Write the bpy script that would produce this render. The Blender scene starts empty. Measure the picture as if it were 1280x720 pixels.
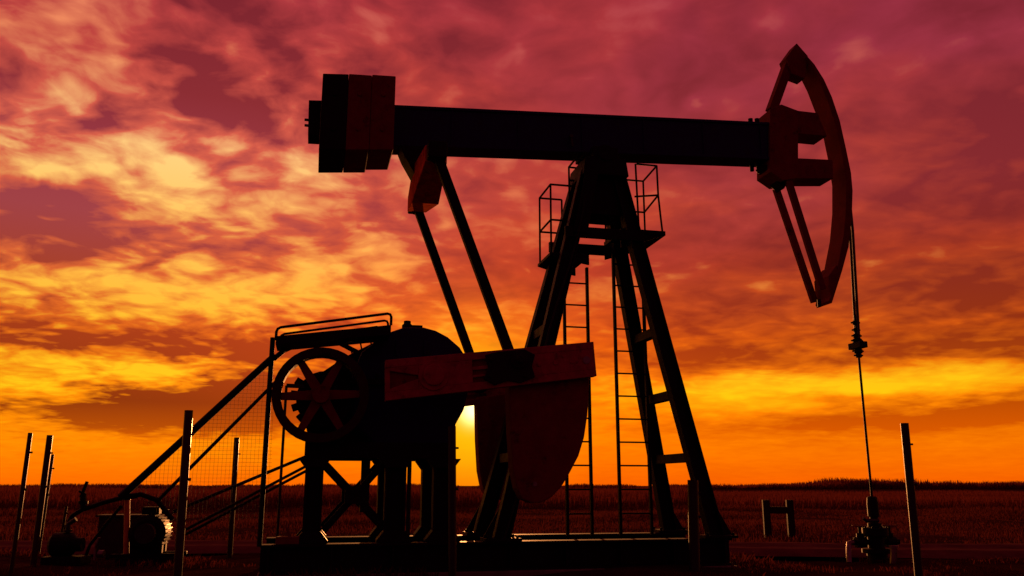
import bpy, bmesh, math, random
import numpy as np
from mathutils import Vector, Matrix
random.seed(7); rng = np.random.default_rng(7)
R = math.radians
sc = bpy.context.scene
COL = sc.collection

# ------------------------------------------------------------------ camera
F = 1060.0                      # focal length in photo pixels (1280 wide)
PITCH = math.atan(247 / F)
CH = 1.1                        # eye height above the ground
cd = bpy.data.cameras.new('camera'); cam = bpy.data.objects.new('camera', cd); COL.objects.link(cam)
cam.location = (0, 0, CH); cam.rotation_euler = (math.pi / 2 + PITCH, 0, 0)
cd.sensor_width = 36; cd.lens = 36 * F / 1280; cd.clip_end = 6000; cd.clip_start = .05
sc.camera = cam
SP, CP = math.sin(PITCH), math.cos(PITCH)

def ray(px, py):
    u, v = (px - 640) / F, (360 - py) / F
    return Vector((u, CP - v * SP, SP + v * CP))
def W(px, py, y):               # photo pixel -> world point at depth y
    d = ray(px, py); return Vector((0, 0, CH)) + d * (y / d.y)
def G(px, py, z=0.0):           # photo pixel -> point on the ground
    d = ray(px, py); return Vector((0, 0, CH)) + d * ((z - CH) / d.z)

# pumpjack frame: local x along the walking beam, local y across it
YAW = R(13); P0 = Vector((1.18, 12.5, 0))
cY, sY = math.cos(YAW), math.sin(YAW)
def P(px, py, yl):              # photo pixel -> local (x, z) on the local plane y = yl
    d = ray(px, py); o = Vector((-P0.x, -P0.y, CH))
    ox, oy = o.x * cY + o.y * sY, -o.x * sY + o.y * cY
    dx, dy = d.x * cY + d.y * sY, -d.x * sY + d.y * cY
    t = (yl - oy) / dy
    return (ox + dx * t, CH + d.z * t)
def P3(px, py, yl):
    x, z = P(px, py, yl); return Vector((x, yl, z))

# ------------------------------------------------------------------ materials
def mat(name, col, rough=.55, metal=0.0, spec=.4, var=.35, scale=6, rust=0.0, bump=.15, rustcol=(.11, .035, .015)):
    m = bpy.data.materials.new(name); m.use_nodes = True
    nt = m.node_tree; b = nt.nodes['Principled BSDF']
    tc = nt.nodes.new('ShaderNodeTexCoord')
    n = nt.nodes.new('ShaderNodeTexNoise'); n.inputs['Scale'].default_value = scale; n.inputs['Detail'].default_value = 8
    n.inputs['Roughness'].default_value = .65
    nt.links.new(tc.outputs['Object'], n.inputs['Vector'])
    mr = nt.nodes.new('ShaderNodeMapRange'); mr.inputs[1].default_value = .25; mr.inputs[2].default_value = .75
    mr.inputs[3].default_value = 1 - var; mr.inputs[4].default_value = 1 + var
    nt.links.new(n.outputs['Fac'], mr.inputs[0])
    mx = nt.nodes.new('ShaderNodeMix'); mx.data_type = 'RGBA'; mx.blend_type = 'MULTIPLY'; mx.inputs[0].default_value = 1
    mx.inputs[6].default_value = (*col, 1)
    nt.links.new(mr.outputs[0], mx.inputs[7])
    out = mx.outputs[2]
    if rust > 0:
        n2 = nt.nodes.new('ShaderNodeTexNoise'); n2.inputs['Scale'].default_value = scale * .6; n2.inputs['Detail'].default_value = 10
        n2.inputs['Roughness'].default_value = .75
        nt.links.new(tc.outputs['Object'], n2.inputs['Vector'])
        cr = nt.nodes.new('ShaderNodeValToRGB')
        cr.color_ramp.elements[0].position = .62 - rust * .25; cr.color_ramp.elements[1].position = .72 - rust * .2
        nt.links.new(n2.outputs['Fac'], cr.inputs[0])
        m2 = nt.nodes.new('ShaderNodeMix'); m2.data_type = 'RGBA'
        nt.links.new(cr.outputs[0], m2.inputs[0]); nt.links.new(out, m2.inputs[6]); m2.inputs[7].default_value = (*rustcol, 1)
        out = m2.outputs[2]
    nt.links.new(out, b.inputs['Base Color'])
    mr2 = nt.nodes.new('ShaderNodeMapRange'); mr2.inputs[3].default_value = max(.05, rough - .15); mr2.inputs[4].default_value = min(1, rough + .2)
    nt.links.new(n.outputs['Fac'], mr2.inputs[0]); nt.links.new(mr2.outputs[0], b.inputs['Roughness'])
    b.inputs['Metallic'].default_value = metal; b.inputs['Specular IOR Level'].default_value = spec
    if bump:
        bp = nt.nodes.new('ShaderNodeBump'); bp.inputs['Strength'].default_value = bump; bp.inputs['Distance'].default_value = .01
        nt.links.new(n.outputs['Fac'], bp.inputs['Height']); nt.links.new(bp.outputs[0], b.inputs['Normal'])
    return m

M = {
 'black': mat('black_paint', (.007, .0045, .0065), .6, rust=.25, rustcol=(.016, .006, .004), spec=.12),
 'blue':  mat('navy_paint', (.010, .008, .075), .55, rust=.15, rustcol=(.016, .006, .005), spec=.15),
 'red':   mat('red_paint', (.36, .066, .07), .78, rust=.25, rustcol=(.13, .024, .022), spec=.06, scale=7, var=.4),
 'dred':  mat('weathered_and_recess_shade_red', (.17, .027, .025), .75, rust=.2, rustcol=(.05, .010, .008), spec=.06, var=.3),
 'steel': mat('bare_steel', (.22, .19, .17), .38, metal=.85, rust=.3),
 'dsteel':mat('dark_steel', (.011, .006, .008), .5, metal=.0, rust=.3, rustcol=(.02, .008, .005)),
 'rope':  mat('wire_rope', (.04, .03, .03), .5, metal=.4, scale=40),
 'post':  mat('post_steel', (.026, .007, .009), .34, metal=.0, spec=.35, rust=.45, rustcol=(.05, .014, .01), scale=9),
 'yellow':mat('yellow_paint', (.65, .28, .05), .5, rust=.2),
 'grey':  mat('grey_sheet', (.035, .012, .02), .7, spec=.1, rust=.15),
 'wood':  mat('old_wood', (.03, .014, .011), .85, scale=14, spec=.1),
 'rubber':mat('rubber', (.015, .013, .013), .8, spec=.2),
}

# ------------------------------------------------------------------ mesh helpers
class MB:
    def __init__(s): s.bm = bmesh.new()
    def prism(s, pts, y0, y1, pts1=None):           # polygon (x, z) pushed along y
        pts1 = pts1 or pts
        a = [s.bm.verts.new((x, y0, z)) for x, z in pts]; b = [s.bm.verts.new((x, y1, z)) for x, z in pts1]
        n = len(pts); s.bm.faces.new(a); s.bm.faces.new(b[::-1])
        for i in range(n): s.bm.faces.new((a[i], b[i], b[(i + 1) % n], a[(i + 1) % n]))
        return s
    def box(s, x0, x1, y0, y1, z0, z1):
        return s.prism([(x0, z0), (x1, z0), (x1, z1), (x0, z1)], y0, y1)
    def bar(s, a, b, w, h, up=(0, 0, 1), off=(0, 0), w1=None, h1=None):   # rectangular bar from a to b
        a, b = Vector(a), Vector(b); d = (b - a).normalized(); up = Vector(up)
        x = d.cross(up)
        if x.length < 1e-4: x = d.cross(Vector((1, 0, 0)))
        x.normalize(); y = x.cross(d).normalized()
        w1 = w1 or w; h1 = h1 or h
        A, B = [], []
        for sx, sy in ((-1, -1), (1, -1), (1, 1), (-1, 1)):
            A.append(s.bm.verts.new(a + x * (off[0] + sx * w / 2) + y * (off[1] + sy * h / 2)))
            B.append(s.bm.verts.new(b + x * (off[0] + sx * w1 / 2) + y * (off[1] + sy * h1 / 2)))
        s.bm.faces.new(A[::-1]); s.bm.faces.new(B)
        for i in range(4): s.bm.faces.new((A[i], A[(i + 1) % 4], B[(i + 1) % 4], B[i]))
        return s
    def hbar(s, a, b, w, h, t=.025, up=(0, 0, 1)):  # I-section: two flanges of width w, depth h
        s.bar(a, b, w, t, up, (0, h / 2 - t / 2)); s.bar(a, b, w, t, up, (0, -h / 2 + t / 2))
        s.bar(a, b, t, h - 2 * t, up); return s
    def tube(s, pts, r, n=8, r1=None, cap=True):
        pts = [Vector(p) for p in pts]; rings = []; ref = None
        for i, p in enumerate(pts):
            d = (pts[min(i + 1, len(pts) - 1)] - pts[max(i - 1, 0)]).normalized()
            if ref is None:
                ref = d.cross(Vector((0, 0, 1)))
                if ref.length < .05: ref = d.cross(Vector((1, 0, 0)))
            ref = (ref - d * ref.dot(d)).normalized(); q = d.cross(ref)
            rr = r if r1 is None else r + (r1 - r) * i / (len(pts) - 1)
            rings.append([s.bm.verts.new(p + (ref * math.cos(2 * math.pi * k / n) + q * math.sin(2 * math.pi * k / n)) * rr) for k in range(n)])
        for A, B in zip(rings, rings[1:]):
            for k in range(n): s.bm.faces.new((A[k], A[(k + 1) % n], B[(k + 1) % n], B[k]))
        if cap: s.bm.faces.new(rings[0][::-1]); s.bm.faces.new(rings[-1])
        return s
    def lathe(s, c, prof, axis='z', n=20):          # prof: (radius, offset along the axis)
        c = Vector(c); rings = []
        for r, h in prof:
            ring = []
            for k in range(n):
                ca, sa = math.cos(2 * math.pi * k / n) * r, math.sin(2 * math.pi * k / n) * r
                v = {'z': (ca, sa, h), 'y': (ca, h, sa), 'x': (h, ca, sa)}[axis]
                ring.append(s.bm.verts.new(c + Vector(v)))
            rings.append(ring)
        for A, B in zip(rings, rings[1:]):
            for k in range(n): s.bm.faces.new((A[k], A[(k + 1) % n], B[(k + 1) % n], B[k]))
        s.bm.faces.new(rings[0][::-1]); s.bm.faces.new(rings[-1]); return s
    def ringy(s, c, ro, ri, y0, y1, n=40):          # a ring with its axis along y
        c = Vector(c); L = []
        for r, y in ((ro, y0), (ro, y1), (ri, y1), (ri, y0)):
            L.append([s.bm.verts.new(c + Vector((math.cos(2 * math.pi * k / n) * r, y, math.sin(2 * math.pi * k / n) * r))) for k in range(n)])
        for j in range(4):
            A, B = L[j], L[(j + 1) % 4]
            for k in range(n): s.bm.faces.new((A[k], A[(k + 1) % n], B[(k + 1) % n], B[k]))
        return s
    def split(s, name, m, parent=None, bevel=0.0, smooth=False):      # every loose piece becomes a part of its own
        s.bm.verts.ensure_lookup_table(); seen = set()
        for v in list(s.bm.verts):
            if v in seen: continue
            isl, todo = [], [v]; seen.add(v)
            while todo:
                q = todo.pop(); isl.append(q)
                for e in q.link_edges:
                    o = e.other_vert(q)
                    if o not in seen: seen.add(o); todo.append(o)
            ids = {q: i for i, q in enumerate(isl)}; n = MB(); vs_ = [n.bm.verts.new(q.co) for q in isl]
            for f in {f for q in isl for f in q.link_faces}: n.bm.faces.new([vs_[ids[q]] for q in f.verts])
            n.build(name, m, parent, bevel, smooth)
        s.bm.free()
    def build(s, name, m, parent=None, bevel=0.0, smooth=False):
        bmesh.ops.recalc_face_normals(s.bm, faces=s.bm.faces)
        me = bpy.data.meshes.new(name); s.bm.to_mesh(me); s.bm.free()
        me.materials.append(M[m] if isinstance(m, str) else m)
        o = bpy.data.objects.new(name, me); COL.objects.link(o)
        if parent: o.parent = parent
        if smooth:
            for p in me.polygons: p.use_smooth = True
            try: me.set_sharp_from_angle(angle=R(35))
            except Exception: pass
        if bevel:
            b = o.modifiers.new('bevel', 'BEVEL'); b.width = bevel; b.segments = 2; b.limit_method = 'ANGLE'; b.angle_limit = R(40)
        return o
def tag(o, label=None, cat=None, group=None, kind=None):
    if label: o['label'] = label
    if cat: o['category'] = cat
    if group: o['group'] = group
    if kind: o['kind'] = kind
    return o
def empty(name, loc, rz=0, label=None, cat=None, group=None):
    o = bpy.data.objects.new(name, None); COL.objects.link(o); o.location = loc; o.rotation_euler = (0, 0, rz)
    o.empty_display_size = .2
    return tag(o, label, cat, group)

# ================================================================== THE PUMPJACK
pj = empty('pumpjack', P0, YAW, 'large oil pumpjack with dark beam and red counterweights on a steel skid', 'pumpjack')
SK = .40                                             # top of the skid
# --- skid
xl, xr = P(326, 676, -.8)[0], P(914, 676, -.8)[0]
b = MB()
for y in (-.72, .72):
    b.bar((xl, y, SK - .015), (xr, y, SK - .015), .24, .03); b.bar((xl, y, .06), (xr, y, .06), .24, .03)
    b.box(xl, xr, y - .012, y + .012, .075, SK - .03)
n = 9
for i in range(n):
    x = xl + .1 + (xr - xl - .2) * i / (n - 1)
    b.box(x - .06, x + .06, -.7, .7, .09, SK - .12)
    for y in (-.72, .72): b.box(x - .012, x + .012, y - .11, y + .11, .076, SK - .031)
b.build('base_frame', 'black', pj, .004)
MB().box(xl + .03, xr - .03, -.58, .58, SK - .26, SK - .22).build('deck_plate', 'dsteel', pj)
MB().box(xl - .03, xr + .03, -.95, .95, -.2, .045).build('concrete_footing', mat('old_concrete', (.16, .13, .12), .9, scale=3, spec=.1), pj, .01)

# --- tower (samson post)
ty = .70
tops = {(-1, -1): P3(737, 222, -.2), (1, -1): P3(768, 218, -.2)}
feet = {(-1, -1): P3(626, 671, -ty), (1, -1): P3(895, 671, -ty)}
zt = 5.95
for s in (-1, 1):
    tops[(s, -1)].z = zt; feet[(s, -1)].z = SK
    tops[(s, 1)] = Vector((tops[(s, -1)].x, .2, zt)); feet[(s, 1)] = Vector((feet[(s, -1)].x + (.03 if s < 0 else -.04), ty + .12, SK))
def leg_at(k, z):
    f = (z - SK) / (zt - SK); return feet[k].lerp(tops[k], f)
for k in tops:
    b = MB(); b.hbar(feet[k], tops[k], .17, .215, .024, up=(1, 0, 0) )
    b.build('tower_leg', 'black', pj, .004)
    f = feet[k]; s = k[0]
    b = MB(); b.box(f.x - .24, f.x + .24, f.y - .19, f.y + .19, SK + .002, SK + .04)
    b.prism([(f.x + .12 * s, SK + .04), (f.x + .24 * s, SK + .04), (f.x + .02 * s, SK + .42)], f.y - .015, f.y + .015)
    for dx in (-.19, .19):
        for dy in (-.14, .14): b.lathe((f.x + dx, f.y + dy, SK + .04), [(.022, 0), (.022, .035)], n=6)
    b.build('foot_plate', 'black', pj, .004)
# cross braces between the near and the far leg of each side (as seen on the right side)
for s in (-1, 1):
    for z in [P(835, 571, -ty)[1], P(815, 491, -.6)[1], P(795, 411, -.5)[1]]:
        a, c = leg_at((s, -1), z), leg_at((s, 1), z)
        MB().bar(a, c, .12, .13).build('tower_brace', 'black', pj, .004)
for yb_ in (-.36, .52):
    z = P(750, 292, -.36)[1]
    a, c = leg_at((-1, -1), z), leg_at((1, -1), z)
    MB().box(a.x - .14, c.x + .14, yb_ - .03, yb_ + .03, z - .08, z + .08).build('tower_brace', 'black', pj, .004)
zp = P(750, 291, -.45)[1]
# head of the tower
tl, tr = tops[(-1, -1)].x, tops[(1, -1)].x
zh = P(750, 268, -.25)[1]
b = MB(); b.prism([(tl - .16, zt - .25), (tr + .16, zt - .25), (tr + .12, zt + .03), (tl - .12, zt + .03)], -.40, .40)
b.prism([(tl - .10, zh), (tr + .10, zh), (tr + .13, zt - .2), (tl - .13, zt - .2)], -.26, -.235)
b.prism([(tl - .10, zh), (tr + .10, zh), (tr + .13, zt - .2), (tl - .13, zt - .2)], .235, .26)
b.prism([(tl - .34, zt - 1.2), (tl - .12, zt - 1.2), (tl + .1, zt - .1), (tl - .1, zt - .1)], -.41, -.39)
b.build('tower_head', 'black', pj, .006)

# --- walking beam
bt0, bt1 = P3(470, 129.8, -.19), P3(968, 153, -.19)
bb0, bb1 = P3(470, 193, .19), P3(968, 210, .19)
top0, top1, bot0, bot1 = (P(470, 129.8, -.19), P(968, 153, -.19), P(470, 193, .19), P(968, 210, .19))
def lin(p, q, x): return p[1] + (q[1] - p[1]) * (x - p[0]) / (q[0] - p[0])
def btop(x): return lin(top0, top1, x)
def bbot(x): return lin(bot0, bot1, x)
bx0, bx1 = P(402, 130, 0)[0], P(966, 180, -.19)[0]
b = MB(); T = .045
b.prism([(bx0, btop(bx0) - T), (bx1, btop(bx1) - T), (bx1, btop(bx1)), (bx0, btop(bx0))], -.19, .19)
b.prism([(bx0, bbot(bx0)), (bx1, bbot(bx1)), (bx1, bbot(bx1) + T), (bx0, bbot(bx0) + T)], -.19, .19)
b.prism([(bx0, bbot(bx0) + T), (bx1, bbot(bx1) + T), (bx1, btop(bx1) - T), (bx0, btop(bx0) - T)], -.165, .165)
for i in range(7):
    x = bx0 + .9 + i * (bx1 - bx0 - 1.1) / 6
    b.box(x - .012, x + .012, -.185, -.166, bbot(x) + T, btop(x) - T)
b.build('walking_beam', 'blue', pj, .005)
# saddle bearing under the beam
xm = (tl + tr) / 2; zb = bbot(xm)
b = MB(); b.box(xm - .3, xm + .3, -.2, .2, zb - .07, zb - .003)
b.lathe((xm, -.42, zt + .1), [(.13, 0), (.13, .84)], 'y', 20)
b.box(xm - .2, xm + .2, -.40, -.22, zt + .03, zt + .2); b.box(xm - .2, xm + .2, .22, .40, zt + .03, zt + .2)
b.prism([(xm - .22, zb - .05), (xm + .22, zb - .05), (xm + .1, zt + .02), (xm - .1, zt + .02)], -.2, .2)
b.build('saddle_bearing', 'black', pj, .006)
b = MB(); x = P(713, 178, -.19)[0]; z = P(713, 172, -.19)[1]
b.lathe((x, -.2, z), [(.03, -.06), (.03, 0)], 'y', 10); b.bar((x, -.23, z), (x + .02, -.23, z - .16), .03, .03); b.build('grease_line', 'dsteel', pj)
# tail plate and bolts at the end of the beam
b = MB(); p = [P(386, 125, -.17), P(404, 125.5, -.17), P(404, 181, .17), P(385, 180, .17)]
b.prism(p, -.17, .17)
for py in (150, 157):
    q = P(385, py, 0); b.lathe((q[0] - .05, 0, q[1]), [(.022, 0), (.022, .06)], 'x', 8)
b.build('tail_plate', 'black', pj, .006)
# counterweight blocks slid on the beam
def block(pxs, m, slope=0):
    w = .47; (x0, zt0), (x1, zt1) = [P(px, py, -w) for px, py in pxs[:2]]
    zb0, zb1 = [P(px, 187.5, -w)[1] for px, py in pxs[:2]]
    x0 += .002; x1 -= .002
    b = MB(); b.prism([(x0, zb0), (x1, zb1), (x1, zt1), (x0, zt0)], -w, w, [(x0, zb0 + slope), (x1, zb1 + slope), (x1, zt1), (x0, zt0)])
    for z in (.28, .74):
        b.lathe(((x0 + x1) / 2, -w - .02, zb0 + (zt0 - zb0) * z), [(.035, 0), (.035, .03)], 'y', 8)
    return b.build('beam_weight', m, pj, .012)
block([(403.5, 91.5), (436.2, 92.5)], 'black'); block([(436.2, 92), (465.2, 94)], 'dred'); block([(465.2, 93), (495, 95)], 'dred', .045)

# --- horsehead
HY = .2
def N(px, py): return P(px, py, -HY)
def Fp(px, py): return P(px, py, HY)
outer = [(1009, 70), (1018, 80), (1030, 99), (1040, 121), (1050, 151), (1058, 187), (1064, 216), (1066, 238), (1065, 272), (1061, 308), (1053, 338), (1040, 379)]
inner = [(1000, 97), (1009, 115), (1019, 141), (1029, 172), (1035, 201), (1040, 233), (1040, 268), (1037, 302), (1029, 343), (1019, 382)]
co = [N(*q) for q in outer]; ci = [Fp(*q) for q in inner]
hd = MB().prism(co + ci[::-1], -HY, HY).build('horsehead', 'dred', pj, .006)
b = MB(); b.prism([P(1010, 70, -.12), P(1006, 98, -.12), P(990, 92, -.12), P(983, 72, -.12), P(996, 54, -.12)], -.12, .12)
b.build('nose_plate', 'dred', hd, .006)
b = MB(); a0 = P3(986, 78, 0); a1 = P3(964, 139, 0); b.bar(a0, a1, .16, .15, up=(1, 0, 0)); b.build('diagonal_strut', 'dred', hd, .006)
xi = lambda py: None
def strut(pts, y0, y1, name='strut'):
    return MB().prism(pts, y0, y1).build(name, 'dred', hd, .006)
strut([N(976, 132), N(996, 138), N(1022, 141), N(1034, 170), N(992, 166), N(976, 160)], -HY + .003, HY - .003)
strut([N(976, 196), N(996, 197.5), N(1041, 199.5), N(1042, 223), N(990, 223), N(976, 216)], -HY + .003, HY - .003)
strut([N(962, 137), N(976, 131), N(997, 139), N(997, 223), N(978, 226), N(962, 215)], -HY - .02, HY + .02, 'back_plate')
for y, p0, p1 in ((-HY + .04, (984, 222), (1028, 362)), (HY - .04, (970, 236), (1018, 378))):
    b = MB(); b.bar(P3(*p0, y), P3(*p1, y), .07, .11, up=(1, 0, 0)); b.build('lower_strut', 'dred', hd, .006)
b = MB(); b.prism([P(1018, 352, HY), P(1028, 338, HY), P(1046, 350, -HY), P(1039, 379, -HY), P(1021, 384, HY)], -HY - .012, HY + .012); b.build('tip_plate', 'dred', hd, .006)
b = MB(); b.prism([P(952, 207, -.1), P(968, 204, -.1), P(984, 224, -.1), P(980, 236, -.1)], -.12, .12); b.build('heel_bracket', 'black', hd, .006)
b = MB()
for px in (938, 946):
    q = P(px, 150, -.1); b.lathe((q[0], -.1, q[1] - .05), [(.04, 0), (.04, .07)], n=8)
    q = P(px + 2, 211, .1); b.lathe((q[0], .1, q[1] - .04), [(.035, 0), (.035, .1)], n=8)
b.split('clamp_bolt', 'black', hd)
b = MB()
for y in (-.15, .15):
    q = P(1024, 379, y); b.tube([(q[0], y, q[1] - .06), (q[0], y, q[1] + .06)], .03)
b.split('stop_bolt', 'black', hd)

# --- equalizer and its bearing
ex, ez = P(548, 194, -1.2); ex2, ez2 = P(519, 256, 1.2)
exm, ezm = (ex + ex2) / 2, (ez + ez2) / 2
b = MB()
for s in (-1, 1):
    vs0 = [(exm - .20, ezm - .33), (exm + .20, ezm - .33), (exm + .20, ezm + .22), (exm - .20, ezm + .22)]
    vs1 = [(exm - .15, ezm - .11), (exm + .15, ezm - .11), (exm + .15, ezm + .13), (exm - .15, ezm + .13)]
    b.prism(vs0, 0, s * 1.1, vs1)
bmesh.ops.remove_doubles(b.bm, verts=b.bm.verts, dist=.0005)
eq = b.build('equalizer', mat('orange_red_paint', (.62, .11, .04), .8, rust=.3, rustcol=(.25, .04, .02), spec=0, scale=9, var=.5), pj, .006)
b = MB(); xe0, xe1 = P(500, 190, -.2)[0], P(557, 190, -.2)[0]
b.prism([(xe0, bbot(xe0) - .002), (xe1, bbot(xe1) - .002), (xe1 - .02, bbot(xe1) - .14), (exm + .16, ezm + .0), (exm - .16, ezm + .0), (xe0 + .06, bbot(xe0) - .14)], -.2, .2)
b.lathe((exm, -.24, ezm + .1), [(.15, 0), (.15, .48)], 'y', 18)
b.build('equalizer_bearing', 'black', pj, .006)

# --- gearbox on its stand
gc = P3(541, 470, -1.33); gx, gz = gc.x, gc.z
prof = [(452, 440), (473, 424), (490, 414), (505, 409), (530, 409), (545, 413), (560, 421), (575, 434), (585, 450), (588, 480), (580, 512), (570, 530), (566, 556), (470, 556), (440, 530), (440, 470)]
pl = [P(px, py, -.5) for px, py in prof]
gb = MB().prism(pl, -.5, .5).build('gearbox', 'blue', pj, .03)
b = MB()
cx_ = sum(p[0] for p in pl) / len(pl); cz_ = sum(p[1] for p in pl) / len(pl)
big = [(cx_ + (x - cx_) * 1.0, cz_ + (z - cz_) * 1.0) for x, z in pl]
zf = gz + .0
b.box(min(p[0] for p in pl) - .05, max(p[0] for p in pl) + .02, -.56, .56, zf - .04, zf + .04)
b.build('housing_flange', 'black', gb, .008)
q = P(509, 410, -.1); b = MB(); b.lathe((q[0], -.1, q[1] - .06), [(.075, 0), (.075, .10), (.05, .12), (.05, .16)], n=14)
b.box(q[0] + .02, q[0] + .2, -.25, .05, q[1] - .06, q[1] + .02); b.build('vent_cap', 'black', gb, .006)
b = MB()
for i in range(6):
    t = i / 5; x = pl[1][0] + (pl[7][0] - pl[1][0]) * t; z = zf + .42
    b.lathe((x, -.53, zf + .06), [(.025, 0), (.025, .05)], n=6)
b.split('flange_bolt', 'black', gb)
for px in (495, 530):
    q0, q1 = P(px, 425, -.5), P(px + 2, 445, -.5)
    MB().box(q0[0], q0[0] + .03, -.53, -.502, q1[1], q0[1]).build('stiffening_rib', 'blue', gb, .004)
b = MB(); b.lathe((gx, -1.36, gz), [(.10, 0), (.10, 2.72)], 'y', 20); b.build('crank_shaft', 'steel', gb)
# slanted side housing between gearbox and wheel
cov = [P(px, py, -.32) for px, py in [(386, 476), (431, 446), (473, 425), (500, 420), (500, 556), (388, 556), (382, 530), (374, 512), (372, 490)]]
MB().prism(cov, -.32, .32).build('gear_cover', 'black', pj, .02)
b = MB()
for px, py in ((425, 449), (440, 440), (452, 434), (464, 428)):
    q = P(px, py, -.3); b.tube([(q[0], -.3, q[1] - .02), (q[0] - .02, -.3, q[1] + .07)], .012, 6)
b.split('cover_stud', 'black', pj)
# stand
st = MB(); zs = P(470, 573, -.6)[1]
zs0 = P(470, 553, -.6)[1]
xa, xb = P(381, 560, -.6)[0], P(567, 560, -.6)[0]
for y in (-.6, .6): st.bar((xa, y, (zs + zs0) / 2), (xb, y, (zs + zs0) / 2), .14, zs0 - zs)
for px in (393, 493, 552): 
    x = P(px, 560, -.6)[0]; st.box(x - .07, x + .07, -.53, .53, zs + .01, zs0 - .01)
stand = st.build('gearbox_stand', 'black', pj, .006)
cols = [(381, 404, 405), (481, 507, 506), (541, 566, 566)]
for (p0, p1, _) in cols:
    x0, x1 = P(p0, 600, -.6)[0], P(p1, 600, -.6)[0]
    for y in (-.6, .6):
        b = MB(); b.hbar(((x0 + x1) / 2, y, SK), ((x0 + x1) / 2, y, zs), .2, x1 - x0, .03, up=(1, 0, 0))
        xm_ = (x0 + x1) / 2
        b.prism([(x0 - .09, SK + .001), (x1 + .09, SK + .001), (x1 + .09, SK + .03), (x1, SK + .14), (x0, SK + .14), (x0 - .09, SK + .03)], y - .12, y + .12)
        b.prism([(x0 - .09, zs - .001), (x0, zs - .12), (x1, zs - .12), (x1 + .09, zs - .001)], y - .11, y + .11)
        b.build('stand_column', 'black', stand, .004)
for y in (-.6, .6):
    b = MB(); A, B_, C_, D_ = P3(404, 577, -.6), P3(482, 660, -.6), P3(482, 577, -.6), P3(404, 664, -.6)
    for q in (A, B_, C_, D_): q.y = y
    b.bar(A, B_, .05, .085); C_.y += .055; D_.y += .055; b.bar(C_, D_, .05, .085)
    m_ = (A + B_) / 2; b.box(m_.x - .12, m_.x + .12, y - .03, y - .027 + .09, m_.z - .11, m_.z + .11)
    b.build('cross_brace', 'black', stand, .004)
b = MB(); x = P(457, 580, .5)[0]; b.box(x - .06, x + .06, .40, .5, P(457, 640, .5)[1], zs); b.build('conduit_plate', 'dsteel', stand)
b = MB(); x = P(512, 580, .3)[0]; b.tube([(x, .3, SK), (x, .3, zs)], .03); b.build('drain_pipe', 'dsteel', stand)

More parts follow.
